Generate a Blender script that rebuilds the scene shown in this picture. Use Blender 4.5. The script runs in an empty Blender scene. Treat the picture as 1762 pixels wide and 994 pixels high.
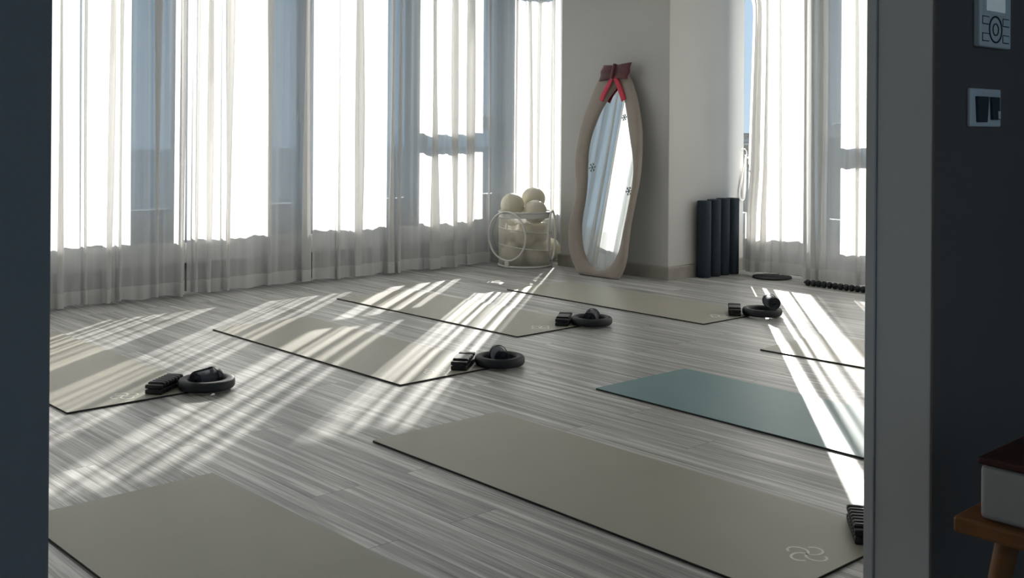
import bpy, bmesh, math, random
from mathutils import Vector, Matrix
R_ = random.Random(7)
PI = math.pi
SC = bpy.context.scene
COL = SC.collection

# ------------------------------------------------------------------ camera, sky, sun, exposure
# room axes: x runs away from the long window wall, y runs along it; the camera stands in the next room
cam_d = bpy.data.cameras.new('camera'); cam = bpy.data.objects.new('camera', cam_d); COL.objects.link(cam)
cam.matrix_world = Matrix.Translation((0, 0, 1.156)) @ Matrix.Rotation(0.826, 4, 'Z') @ Matrix.Rotation(PI/2, 4, 'X') @ Matrix.Rotation(0.0071, 4, 'Z')
cam_d.sensor_width = 36; cam_d.lens = 38.16; cam_d.shift_y = -0.1586; cam_d.clip_start = 0.05; cam_d.clip_end = 5000
SC.camera = cam

SUN_ELEV = math.radians(22.3)
SUN_DIR = Vector((-0.6284*math.cos(SUN_ELEV), 0.7779*math.cos(SUN_ELEV), math.sin(SUN_ELEV)))   # towards the sun
sun_d = bpy.data.lights.new('sun', 'SUN'); sun = bpy.data.objects.new('sun', sun_d); COL.objects.link(sun)
sun_d.energy = 18.0; sun_d.angle = math.radians(0.53); sun_d.color = (1.0, 0.95, 0.885)
sun.rotation_euler = SUN_DIR.to_track_quat('Z', 'Y').to_euler(); sun.location = (-20, 25, 20)
w = bpy.data.worlds.new('sky'); SC.world = w; w.use_nodes = True
nt = w.node_tree; bg = nt.nodes['Background']
tcw = nt.nodes.new('ShaderNodeTexCoord'); sxyz = nt.nodes.new('ShaderNodeSeparateXYZ'); nt.links.new(tcw.outputs['Generated'], sxyz.inputs[0])
sky = nt.nodes.new('ShaderNodeValToRGB'); nt.links.new(sxyz.outputs[2], sky.inputs[0]); E_ = sky.color_ramp.elements
E_[0].position = 0.0; E_[0].color = (0.34, 0.50, 0.66, 1); E_[1].position = 1.0; E_[1].color = (0.16, 0.30, 0.48, 1)
e_ = E_.new(0.12); e_.color = (0.28, 0.46, 0.66, 1); e_ = E_.new(0.4); e_.color = (0.24, 0.42, 0.60, 1)
nt.links.new(sky.outputs[0], bg.inputs[0]); bg.inputs[1].default_value = 0.55
SC.view_settings.view_transform = 'Standard'; SC.view_settings.look = 'None'
SC.view_settings.exposure = 1.15; SC.view_settings.gamma = 1.0; SC.view_settings.use_curve_mapping = False
SC.cycles.max_bounces = 10; SC.cycles.diffuse_bounces = 5; SC.cycles.glossy_bounces = 4
SC.cycles.transmission_bounces = 6; SC.cycles.transparent_max_bounces = 32
SC.cycles.sample_clamp_indirect = 6.0; SC.cycles.use_denoising = True
SC.cycles.caustics_reflective = True; SC.cycles.caustics_refractive = False

# ------------------------------------------------------------------ materials
def node_mat(name):
    m = bpy.data.materials.new(name); m.use_nodes = True
    return m, m.node_tree, m.node_tree.nodes['Principled BSDF']

def plain(name, col, rough=0.6, spec=0.5, metal=0.0, var=0.06, scale=6.0, bump=0.0, bscale=200.0, sheen=0.0, emit=None):
    m, t, p = node_mat(name)
    p.inputs['Roughness'].default_value = rough; p.inputs['Metallic'].default_value = metal
    p.inputs['Specular IOR Level'].default_value = spec
    if sheen: p.inputs['Sheen Weight'].default_value = sheen
    tc = t.nodes.new('ShaderNodeTexCoord'); n = t.nodes.new('ShaderNodeTexNoise'); n.inputs['Scale'].default_value = scale; n.inputs['Detail'].default_value = 5
    t.links.new(tc.outputs['Object'], n.inputs['Vector'])
    r = t.nodes.new('ShaderNodeValToRGB'); c = Vector(col)
    r.color_ramp.elements[0].position = 0.3; r.color_ramp.elements[1].position = 0.7
    r.color_ramp.elements[0].color = (*(c*(1-var)), 1); r.color_ramp.elements[1].color = (*(c*(1+var)), 1)
    t.links.new(n.outputs['Fac'], r.inputs['Fac']); t.links.new(r.outputs['Color'], p.inputs['Base Color'])
    if bump:
        b = t.nodes.new('ShaderNodeTexNoise'); b.inputs['Scale'].default_value = bscale; b.inputs['Detail'].default_value = 3
        t.links.new(tc.outputs['Object'], b.inputs['Vector'])
        bp = t.nodes.new('ShaderNodeBump'); bp.inputs['Strength'].default_value = bump; bp.inputs['Distance'].default_value = 0.002
        t.links.new(b.outputs['Fac'], bp.inputs['Height']); t.links.new(bp.outputs['Normal'], p.inputs['Normal'])
    if emit:
        p.inputs['Emission Color'].default_value = (*emit[0], 1); p.inputs['Emission Strength'].default_value = emit[1]
    return m

def math_n(t, op, a=None, b=None):
    n = t.nodes.new('ShaderNodeMath'); n.operation = op
    for i, v in enumerate((a, b)):
        if v is None: continue
        if isinstance(v, (int, float)): n.inputs[i].default_value = v
        else: t.links.new(v, n.inputs[i])
    return n.outputs[0]

def floor_material():
    m, t, p = node_mat('grey_oak_plank_vinyl')
    tc = t.nodes.new('ShaderNodeTexCoord'); co = tc.outputs['Object']
    br = t.nodes.new('ShaderNodeTexBrick'); t.links.new(co, br.inputs['Vector'])
    br.inputs['Scale'].default_value = 1; br.inputs['Brick Width'].default_value = 1.22; br.inputs['Row Height'].default_value = 0.183
    br.inputs['Mortar Size'].default_value = 0.0012; br.inputs['Mortar Smooth'].default_value = 0.2; br.inputs['Bias'].default_value = 0
    br.offset = 0.37; br.offset_frequency = 2
    br.inputs['Color1'].default_value = (0, 0, 0, 1); br.inputs['Color2'].default_value = (1, 1, 1, 1); br.inputs['Mortar'].default_value = (0.5, 0.5, 0.5, 1)
    # each plank shifts its own grain
    mp = t.nodes.new('ShaderNodeVectorMath'); mp.operation = 'MULTIPLY_ADD'
    sc = t.nodes.new('ShaderNodeCombineXYZ'); t.links.new(br.outputs['Color'], sc.inputs[2])
    mp.inputs[1].default_value = (0.9, 34, 1); t.links.new(co, mp.inputs[0])
    off = t.nodes.new('ShaderNodeVectorMath'); off.operation = 'SCALE'; off.inputs['Scale'].default_value = 37
    t.links.new(sc.outputs[0], off.inputs[0]); t.links.new(off.outputs[0], mp.inputs[2])
    g1 = t.nodes.new('ShaderNodeTexNoise'); g1.inputs['Scale'].default_value = 1.0; g1.inputs['Detail'].default_value = 6; g1.inputs['Roughness'].default_value = 0.65; g1.inputs['Distortion'].default_value = 0.5
    t.links.new(mp.outputs[0], g1.inputs['Vector'])
    mp2 = t.nodes.new('ShaderNodeVectorMath'); mp2.operation = 'MULTIPLY'; mp2.inputs[1].default_value = (2.6, 150, 1); t.links.new(co, mp2.inputs[0])
    g2 = t.nodes.new('ShaderNodeTexNoise'); g2.inputs['Scale'].default_value = 1.0; g2.inputs['Detail'].default_value = 3
    t.links.new(mp2.outputs[0], g2.inputs['Vector'])
    f = math_n(t, 'ADD', math_n(t, 'MULTIPLY', g1.outputs['Fac'], 0.68), math_n(t, 'MULTIPLY', g2.outputs['Fac'], 0.32))
    f = math_n(t, 'ADD', f, math_n(t, 'MULTIPLY', math_n(t, 'SUBTRACT', br.outputs['Color'], 0.5), 0.05))
    r = t.nodes.new('ShaderNodeValToRGB'); t.links.new(f, r.inputs['Fac'])
    e = r.color_ramp.elements; e[0].position = 0.38; e[0].color = (0.20, 0.197, 0.19, 1); e[1].position = 0.62; e[1].color = (0.67, 0.665, 0.65, 1)
    k = e.new(0.5); k.color = (0.38, 0.375, 0.365, 1)
    mx = t.nodes.new('ShaderNodeMix'); mx.data_type = 'RGBA'; t.links.new(br.outputs['Fac'], mx.inputs['Factor'])
    t.links.new(r.outputs['Color'], mx.inputs['A']); mx.inputs['B'].default_value = (0.10, 0.098, 0.095, 1)
    t.links.new(mx.outputs['Result'], p.inputs['Base Color'])
    t.links.new(math_n(t, 'ADD', math_n(t, 'MULTIPLY', f, -0.35), 0.56), p.inputs['Roughness'])
    p.inputs['Specular IOR Level'].default_value = 0.5
    bp = t.nodes.new('ShaderNodeBump'); bp.inputs['Strength'].default_value = 0.35; bp.inputs['Distance'].default_value = 0.0008
    t.links.new(math_n(t, 'SUBTRACT', f, math_n(t, 'MULTIPLY', br.outputs['Fac'], 0.8)), bp.inputs['Height']); t.links.new(bp.outputs['Normal'], p.inputs['Normal'])
    return m

def sheer(name, open0, col=(0.80, 0.797, 0.785), trans=0.38, weave=0.56):
    """woven voile: the gaps between threads close as the cloth turns away from the ray"""
    m = bpy.data.materials.new(name); m.use_nodes = True; t = m.node_tree
    for n in list(t.nodes): t.nodes.remove(n)
    out = t.nodes.new('ShaderNodeOutputMaterial')
    g = t.nodes.new('ShaderNodeNewGeometry'); d = t.nodes.new('ShaderNodeVectorMath'); d.operation = 'DOT_PRODUCT'
    t.links.new(g.outputs['Normal'], d.inputs[0]); t.links.new(g.outputs['Incoming'], d.inputs[1])
    c = math_n(t, 'MAXIMUM', math_n(t, 'ABSOLUTE', d.outputs['Value']), 0.06)
    op = math_n(t, 'POWER', open0, math_n(t, 'DIVIDE', 1.0, c))
    tc = t.nodes.new('ShaderNodeTexCoord'); mp = t.nodes.new('ShaderNodeVectorMath'); mp.operation = 'MULTIPLY'; mp.inputs[1].default_value = (60, 60, 0.6)
    t.links.new(tc.outputs['Object'], mp.inputs[0]); n = t.nodes.new('ShaderNodeTexNoise'); n.inputs['Scale'].default_value = 1; n.inputs['Detail'].default_value = 3
    t.links.new(mp.outputs[0], n.inputs['Vector'])
    op = math_n(t, 'MULTIPLY', op, math_n(t, 'ADD', 1.0-weave/2, math_n(t, 'MULTIPLY', n.outputs['Fac'], weave)))
    dif = t.nodes.new('ShaderNodeBsdfDiffuse'); dif.inputs[0].default_value = (*col, 1)
    trl = t.nodes.new('ShaderNodeBsdfTranslucent'); trl.inputs[0].default_value = (*col, 1)
    tra = t.nodes.new('ShaderNodeBsdfTransparent')
    m1 = t.nodes.new('ShaderNodeMixShader'); m1.inputs[0].default_value = trans
    t.links.new(dif.outputs[0], m1.inputs[1]); t.links.new(trl.outputs[0], m1.inputs[2])
    m2 = t.nodes.new('ShaderNodeMixShader'); t.links.new(op, m2.inputs[0]); t.links.new(m1.outputs[0], m2.inputs[1]); t.links.new(tra.outputs[0], m2.inputs[2])
    t.links.new(m2.outputs[0], out.inputs[0])
    return m

def glass_pane_mat():
    m = bpy.data.materials.new('window_glass'); m.use_nodes = True; t = m.node_tree
    for n in list(t.nodes): t.nodes.remove(n)
    out = t.nodes.new('ShaderNodeOutputMaterial'); tra = t.nodes.new('ShaderNodeBsdfTransparent'); tra.inputs[0].default_value = (0.92, 0.93, 0.93, 1)
    gl = t.nodes.new('ShaderNodeBsdfGlossy'); gl.inputs['Roughness'].default_value = 0.02
    g = t.nodes.new('ShaderNodeNewGeometry'); d = t.nodes.new('ShaderNodeVectorMath'); d.operation = 'DOT_PRODUCT'
    t.links.new(g.outputs['Normal'], d.inputs[0]); t.links.new(g.outputs['Incoming'], d.inputs[1])
    c = math_n(t, 'SUBTRACT', 1.0, math_n(t, 'ABSOLUTE', d.outputs['Value']))      # Schlick reflectance, the same on both faces
    fr = math_n(t, 'ADD', 0.04, math_n(t, 'MULTIPLY', math_n(t, 'POWER', c, 5.0), 0.96))
    mx = t.nodes.new('ShaderNodeMixShader'); t.links.new(fr, mx.inputs[0]); t.links.new(tra.outputs[0], mx.inputs[1]); t.links.new(gl.outputs[0], mx.inputs[2])
    t.links.new(mx.outputs[0], out.inputs[0]); return m

def facade_mat(name, wall, win, sx, sz):
    m, t, p = node_mat(name)
    tc = t.nodes.new('ShaderNodeTexCoord'); s = t.nodes.new('ShaderNodeSeparateXYZ'); t.links.new(tc.outputs['Object'], s.inputs[0])
    h = math_n(t, 'ADD', s.outputs[0], s.outputs[1])
    a = math_n(t, 'GREATER_THAN', math_n(t, 'FRACT', math_n(t, 'DIVIDE', h, sx)), 0.35)
    b = math_n(t, 'GREATER_THAN', math_n(t, 'FRACT', math_n(t, 'DIVIDE', s.outputs[2], sz)), 0.45)
    mx = t.nodes.new('ShaderNodeMix'); mx.data_type = 'RGBA'; t.links.new(math_n(t, 'MULTIPLY', a, b), mx.inputs['Factor'])
    mx.inputs['A'].default_value = (*wall, 1); mx.inputs['B'].default_value = (*win, 1); t.links.new(mx.outputs['Result'], p.inputs['Base Color'])
    p.inputs['Roughness'].default_value = 1.0; p.inputs['Specular IOR Level'].default_value = 0.0; return m

M = dict(
    floor=floor_material(),
    wall=plain('painted_wall', (0.53, 0.525, 0.51), 0.75, 0.3, var=0.02, scale=3, bump=0.15, bscale=120),
    hall=plain('hallway_paint', (0.62, 0.60, 0.58), 0.7, 0.3, var=0.02),
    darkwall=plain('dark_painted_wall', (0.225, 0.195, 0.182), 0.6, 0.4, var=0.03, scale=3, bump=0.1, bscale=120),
    ceiling=plain('ceiling_paint', (0.80, 0.80, 0.79), 0.85, 0.2, var=0.02),
    base=plain('baseboard_stone', (0.33, 0.31, 0.28), 0.5, 0.4, var=0.10, scale=9),
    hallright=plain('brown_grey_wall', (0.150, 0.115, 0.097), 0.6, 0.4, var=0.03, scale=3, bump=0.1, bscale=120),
    frame=plain('window_frame_aluminium', (0.12, 0.145, 0.175), 0.45, 0.5, var=0.03),
    sill=plain('sill_stone', (0.42, 0.42, 0.41), 0.5, 0.4, var=0.05),
    lowwall=plain('low_wall_paint', (0.15, 0.147, 0.14), 0.7, 0.3, var=0.03),
    glass=glass_pane_mat(),
    sheer=sheer('white_voile', 0.28), hem=sheer('white_voile_hem', 0.08, (0.88, 0.875, 0.86)), voile=sheer('fine_white_voile', 0.17),
    film=sheer('frosted_film', 0.66, (0.80, 0.78, 0.72), weave=0.0),
    track=plain('white_track', (0.7, 0.7, 0.7), 0.4),
    mat_top=plain('mat_olive_grey', (0.345, 0.333, 0.275), 0.45, 0.5, var=0.05, scale=3.0, bump=0.15, bscale=500),
    mat_teal=plain('mat_teal', (0.125, 0.25, 0.265), 0.42, 0.55, var=0.06, scale=3.0, bump=0.15, bscale=500),
    mat_base=plain('mat_rubber_black', (0.025, 0.025, 0.025), 0.7, 0.3),
    logo=plain('mat_logo_print', (0.86, 0.85, 0.80), 0.5, 0.3, var=0.02),
    black=plain('black_silicone', (0.012, 0.013, 0.016), 0.5, 0.4, var=0.1, scale=30),
    rib=plain('grey_black_strap', (0.03, 0.031, 0.036), 0.45, 0.4, var=0.1, scale=30),
    ring=plain('charcoal_ring_foam', (0.016, 0.019, 0.023), 0.55, 0.35, var=0.1, scale=20, bump=0.1),
    roll=plain('navy_grey_cloth', (0.040, 0.046, 0.062), 0.85, 0.2, var=0.25, scale=60, bump=0.6, bscale=300, sheen=0.2),
    roller=plain('navy_foam', (0.022, 0.034, 0.048), 0.7, 0.3, var=0.08, scale=10, bump=0.2, bscale=300),
    ball=plain('cream_vinyl', (0.72, 0.68, 0.55), 0.35, 0.5, var=0.03, scale=5),
    wire=plain('white_plastic', (0.72, 0.71, 0.69), 0.4, 0.5, var=0.02),
    plush=plain('taupe_plush', (0.36, 0.315, 0.275), 0.9, 0.2, var=0.05, scale=12, bump=0.5, bscale=250, sheen=0.5),
    mirror=plain('mirror_glass', (0.86, 0.90, 0.90), 0.02, 0.5, metal=1.0, var=0.0),
    mirror_edge=plain('mirror_edge_shadow_gap', (0.05, 0.05, 0.05), 0.5),
    snow=plain('grey_sticker', (0.16, 0.20, 0.20), 0.5, var=0.03),
    velvet=plain('red_velvet', (0.085, 0.006, 0.014), 0.6, 0.3, var=0.35, scale=9, sheen=0.8),
    satin=plain('red_satin', (0.55, 0.012, 0.045), 0.45, 0.5, var=0.1, scale=14),
    steel=plain('brushed_grey_plate', (0.80, 0.74, 0.69), 0.35, 0.5, metal=0.0, var=0.04, scale=20),
    rocker=plain('dark_rocker', (0.03, 0.033, 0.036), 0.3, 0.5, var=0.04),
    line=plain('dark_printed_line', (0.02, 0.02, 0.02), 0.5),
    screen=plain('lcd_screen', (0.25, 0.31, 0.32), 0.12, 0.6, var=0.10, scale=25, emit=((0.5, 0.62, 0.65), 0.12)),
    wood=plain('orange_brown_wood', (0.20, 0.075, 0.018), 0.5, 0.4, var=0.25, scale=14),
    redwood=plain('dark_red_wood', (0.045, 0.009, 0.005), 0.5, 0.4, var=0.2, scale=12),
    boxwhite=plain('white_box_plastic', (0.36, 0.33, 0.305), 0.55, var=0.03),
    sea=plain('hazy_ground', (0.034, 0.055, 0.075), 1.0, 0.0, var=0.2, scale=0.01),
    roofing=plain('grey_roofing', (0.03, 0.04, 0.05), 1.0, 0.0),
    bldA=facade_mat('facade_blue_grey', (0.07, 0.10, 0.13), (0.02, 0.035, 0.055), 4.0, 3.3),
    bldB=facade_mat('facade_pale', (0.22, 0.26, 0.29), (0.08, 0.11, 0.14), 5.0, 3.3),
)

# ------------------------------------------------------------------ helpers
def tag(o, label=None, cat=None, group=None, kind=None):
    for k, v in (('label', label), ('category', cat), ('group', group), ('kind', kind)):
        if v: o[k] = v
    return o

def empty(name, loc, rz=0.0, rx=0.0):
    o = bpy.data.objects.new(name, None); COL.objects.link(o); o.location = loc; o.rotation_euler = (rx, 0, rz); o.empty_display_size = 0.05
    return o

class MB:
    def __init__(s): s.bm = bmesh.new()
    def box(s, x0, x1, y0, y1, z0, z1, bev=0.0, seg=2, mat=None):
        r = bmesh.ops.create_cube(s.bm, size=1.0); v = r['verts']
        for q in v: q.co = Vector(((x0+x1)/2+q.co.x*(x1-x0), (y0+y1)/2+q.co.y*(y1-y0), (z0+z1)/2+q.co.z*(z1-z0)))
        if bev:
            es = list({e for q in v for e in q.link_edges})
            r = bmesh.ops.bevel(s.bm, geom=es, offset=bev, segments=seg, affect='EDGES', profile=0.5)
            v = list({q for f in r['faces'] for q in f.verts})
            v = [q for q in s._island(v[0])]
        if mat is not None:
            for q in v: q.co = mat @ q.co
        return v
    def _island(s, v0):
        seen = {v0}; st = [v0]
        while st:
            a = st.pop()
            for e in a.link_edges:
                b = e.other_vert(a)
                if b not in seen: seen.add(b); st.append(b)
        return seen
    def tube(s, pts, r, n=10, closed=False, flat=None, cap=True):
        """tube along pts; r a number or a list; flat=(wide, thin) makes a ribbon section"""
        pts = [Vector(p) for p in pts]; N = len(pts); rings = []; prev = None
        for i, p in enumerate(pts):
            a = pts[(i-1) % N] if (closed or i > 0) else p; b = pts[(i+1) % N] if (closed or i < N-1) else p
            d = (b-a).normalized()
            if prev is None: up = Vector((0, 0, 1)) if abs(d.z) < 0.9 else Vector((1, 0, 0))
            else: up = prev
            x = d.cross(up).normalized(); y = x.cross(d).normalized(); prev = y
            rr = r[i] if isinstance(r, (list, tuple)) else r
            ring = []
            for k in range(n):
                an = 2*PI*k/n; cx, cy = math.cos(an), math.sin(an)
                if flat: q = p + x*cx*flat[0] + y*cy*flat[1]
                else: q = p + (x*cx + y*cy)*rr
                ring.append(s.bm.verts.new(q))
            rings.append(ring)
        for i in range(N if closed else N-1):
            A, B = rings[i], rings[(i+1) % N]
            for k in range(n): s.bm.faces.new((A[k], A[(k+1) % n], B[(k+1) % n], B[k]))
        if not closed and cap:
            s.bm.faces.new(rings[0][::-1]); s.bm.faces.new(rings[-1])
    def lathe(s, prof, n=40, M_=None, closed=False):
        """prof: (r, z) points turned about z"""
        M_ = M_ or Matrix.Identity(4); rings = []
        for r, z in prof:
            if r < 1e-6: rings.append([s.bm.verts.new(M_ @ Vector((0, 0, z)))])
            else: rings.append([s.bm.verts.new(M_ @ Vector((r*math.cos(2*PI*k/n), r*math.sin(2*PI*k/n), z))) for k in range(n)])
        L = len(rings)
        for i in range(L if closed else L-1):
            A, B = rings[i], rings[(i+1) % L]
            for k in range(n):
                q = (k+1) % n
                if len(A) == 1 and len(B) == 1: continue
                if len(A) == 1: s.bm.faces.new((A[0], B[k], B[q]))
                elif len(B) == 1: s.bm.faces.new((A[k], A[q], B[0]))
                else: s.bm.faces.new((A[k], A[q], B[q], B[k]))
    def prism(s, pts, z0, z1, M_=None, bev=0.0, seg=3):
        M_ = M_ or Matrix.Identity(4)
        lo = [s.bm.verts.new((x, y, z0)) for x, y in pts]; hi = [s.bm.verts.new((x, y, z1)) for x, y in pts]; n = len(pts)
        f0 = s.bm.faces.new(lo[::-1]); f1 = s.bm.faces.new(hi)
        fs = [s.bm.faces.new((lo[i], lo[(i+1) % n], hi[(i+1) % n], hi[i])) for i in range(n)]
        if bev:
            es = [e for e in f1.edges]
            bmesh.ops.bevel(s.bm, geom=es, offset=bev, segments=seg, affect='EDGES', profile=0.5)
        for v in s._island(s.bm.verts[-1] if False else list(fs[0].verts)[0]): v.co = M_ @ v.co
    def build(s, name, mat, parent=None, smooth=False, loc=None, rz=0.0, angle=None):
        bmesh.ops.recalc_face_normals(s.bm, faces=s.bm.faces)
        me = bpy.data.meshes.new(name); s.bm.to_mesh(me); s.bm.free()
        me.materials.append(mat)
        if smooth:
            for p in me.polygons: p.use_smooth = True
            if angle: me.set_sharp_from_angle(angle=math.radians(angle))
        o = bpy.data.objects.new(name, me); COL.objects.link(o)
        if parent: o.parent = parent
        if loc: o.location = loc
        if rz: o.rotation_euler.z = rz
        return o

def boxobj(name, mat, dims, parent=None, bev=0.0, kind=None):
    m = MB(); m.box(*dims, bev=bev); o = m.build(name, mat, parent)
    if kind: o['kind'] = kind
    return o

def copy_tree(o, parent=None):
    c = o.copy(); COL.objects.link(c)
    if parent: c.parent = parent
    for ch in [k for k in bpy.data.objects if k.parent == o and k != c]: copy_tree(ch, c)
    return c

def catmull(pts, n=8, closed=True):
    out = []; N = len(pts)
    for i in range(N if closed else N-1):
        P = [Vector(pts[(i+j-1) % N]) if closed else Vector(pts[min(max(i+j-1, 0), N-1)]) for j in range(4)]
        for k in range(n):
            t = k/n
            q = 0.5*((2*P[1]) + (-P[0]+P[2])*t + (2*P[0]-5*P[1]+4*P[2]-P[3])*t*t + (-P[0]+3*P[1]-3*P[2]+P[3])*t**3)
            out.append(tuple(q))
    if not closed: out.append(tuple(pts[-1]))
    return out

H = 2.78
# ------------------------------------------------------------------ setting: shell
boxobj('floor', M['floor'], (-7.4, 2.6, -3.2, 7.75, -0.08, 0.0), kind='structure')
boxobj('ceiling', M['ceiling'], (-7.4, 2.6, -3.2, 7.75, H, H+0.1), kind='structure')
boxobj('wall_left', M['wall'], (-7.22, -1.221, -1.62, -1.5, 0, H), kind='structure')
boxobj('wall_right', M['wall'], (-7.215, -6.0, 7.421, 7.6, 0, H), kind='structure')
# square column that stands out into the room
m = MB(); m.box(-6.39, -5.24, 6.45, 7.41, 0, H, bev=0.004); tag(m.build('wall_column', M['wall']), kind='structure')
m = MB()
prof = [(0, 0), (0.016, 0), (0.016, 0.088), (0.012, 0.098), (0, 0.102)]
path = [((-6.39, 7.40), (-1, 0)), ((-6.39, 6.45), (-1, -1)), ((-5.24, 6.45), (1, -1)), ((-5.24, 7.40), (1, 0))]    # mitred round the column
rows_ = [[m.bm.verts.new((q[0]+n_[0]*p, q[1]+n_[1]*p, z)) for p, z in prof] for q, n_ in path]
for A, B in zip(rows_, rows_[1:]):
    for i in range(len(prof)):
        j = (i+1) % len(prof); m.bm.faces.new((A[i], A[j], B[j], B[i]))
m.bm.faces.new(rows_[0]); m.bm.faces.new(rows_[-1][::-1])
tag(m.build('baseboard_column', M['base']), kind='structure')

# partition with the doorway the camera looks through
m = MB(); m.box(-1.221, -1.093, 2.226, 7.42, 0, H, bev=0.003); tag(m.build('wall_doorway_right', M['wall']), kind='structure')
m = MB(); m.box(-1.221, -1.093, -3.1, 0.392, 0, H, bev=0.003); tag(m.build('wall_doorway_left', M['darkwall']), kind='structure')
m = MB(); m.box(-1.221, -1.093, 0.392, 2.226, 2.35, H); tag(m.build('wall_doorway_top', M['wall']), kind='structure')
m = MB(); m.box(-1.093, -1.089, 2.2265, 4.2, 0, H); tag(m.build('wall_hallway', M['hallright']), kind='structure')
m = MB(); m.box(-1.245, -1.2215, 2.2215, 2.30, 0, 2.4, bev=0.002); tag(m.build('trim_1', M['wall']), kind='structure')
# hallway wall behind the camera, with an unseen window added to brighten the hallway
m = MB(); m.box(1.6, 1.7, -3.1, 4.3, 0, .3); m.box(1.6, 1.7, -3.1, -2.4, .3, H); m.box(1.6, 1.7, 3.6, 4.3, .3, H); m.box(1.6, 1.7, -2.4, 3.6, 2.5, H)
tag(m.build('wall_hallway_back', M['hall']), kind='structure')
w3 = empty('window_3', (1.65, .6, 0)); w3['kind'] = 'structure'
m = MB()
for b_ in ((-.03, .03, -3., 3., .3, .36), (-.03, .03, -3., 3., 2.44, 2.5), (-.03, .03, -3., -2.94, .36, 2.44), (-.03, .03, 2.94, 3., .36, 2.44), (-.03, .03, -1.03, -.97, .36, 2.44), (-.03, .03, .97, 1.03, .36, 2.44)): m.box(*b_)
m.build('window_frame', M['frame'], w3)
m = MB(); m.box(-.004, .004, -2.94, 2.94, .36, 2.44); m.build('pane', M['glass'], w3)
boxobj('wall_hallway_side', M['hall'], (-1.093, 1.6, 4.2, 4.3, 0, H), kind='structure')
boxobj('wall_hallway_end', M['hall'], (-1.093, 1.6, -3.1, -3.0, 0, H), kind='structure')
boxobj('ceiling_hallway', M['hall'], (-1.093, 1.6, -3.0, 4.2, H-0.03, H-0.001), kind='structure')

# ------------------------------------------------------------------ windows
HEAD = 2.60
def window_long(n, y0, y1, mull, transoms):
    """glazing in the long window wall between y0 and y1"""
    w = empty('window_%d' % n, (-7.14, (y0+y1)/2, 0)); w['kind'] = 'structure'
    inv = Matrix.Translation(-Vector(w.location))
    def put(name, mt, *boxes):
        m = MB()
        for b in boxes: m.box(*b, bev=0.002, mat=inv)
        return m.build(name, mt, w)
    put('window_sill', M['sill'], (-7.24, -7.02, y0, y1, 0.20, 0.335))
    put('bottom_rail', M['frame'], (-7.22, -7.17, y0, y1, 0.336, 0.565))
    put('head_rail', M['frame'], (-7.22, -7.06, y0, y1, HEAD-0.05, HEAD))
    edges = [y0]
    for a, b in mull:
        put('mullion', M['frame'], (-7.22, -7.06, a, b, 0.3352, HEAD-0.051)); edges += [a, b]
    edges.append(y1)
    for i in range(0, len(edges)-1, 2):
        if edges[i+1]-edges[i] > 0.02:
            put('pane', M['glass'], (-7.195, -7.187, edges[i]+0.001, edges[i+1]-0.001, 0.566, HEAD-0.051))
    for a, b, z0, z1 in transoms: put('transom', M['frame'], (-7.185, -7.12, a, b, z0, z1))
    return w
boxobj('wall_window_low', M['lowwall'], (-7.4, -7.06, -1.5, 7.42, 0, 0.199), kind='structure')
boxobj('wall_window_top', M['wall'], (-7.4, -7.04, -1.5, 7.42, HEAD+0.001, H), kind='structure')
mul1 = [(0.34, 0.45), (1.36, 1.47), (2.38, 2.49), (3.40, 3.51), (4.41, 4.565), (5.445, 5.565), (6.43, 6.60)]
window_long(1, -1.5, 7.42, mul1, [(5.566, 6.429, 1.135, 1.255)])

w2 = empty('window_2', (-3.2, 7.5, 0)); w2['kind'] = 'structure'; inv2 = Matrix.Translation(-Vector(w2.location))
def put2(name, mt, *b):
    m = MB(); m.box(*b, bev=0.002, mat=inv2); return m.build(name, mt, w2)
put2('window_sill', M['sill'], -5.99, -1.221, 7.415, 7.60, 0.16, 0.27)
put2('bottom_rail', M['frame'], -5.99, -1.221, 7.52, 7.57, 0.271, 0.455)
put2('head_rail', M['frame'], -5.99, -1.221, 7.43, 7.58, HEAD-0.05, HEAD)
mul2 = [(-4.69, -4.55), (-3.60, -3.48), (-2.50, -2.38)]
ed = [-5.99]
for a, b in mul2: put2('mullion', M['frame'], a, b, 7.43, 7.57, 0.271, HEAD-0.051); ed += [a, b]
ed.append(-1.221)
for i in range(0, len(ed), 2): put2('pane', M['glass'], ed[i]+0.001, ed[i+1]-0.001, 7.54, 7.548, 0.456, HEAD-0.051)
put2('transom', M['frame'], -4.549, -3.601, 7.47, 7.535, 1.085, 1.20)
boxobj('wall_window_right_low', M['lowwall'], (-5.99, -1.221, 7.42, 7.6, 0, 0.159), kind='structure')
boxobj('wall_window_right_top', M['wall'], (-5.99, -1.221, 7.415, 7.6, HEAD+0.001, H), kind='structure')

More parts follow.
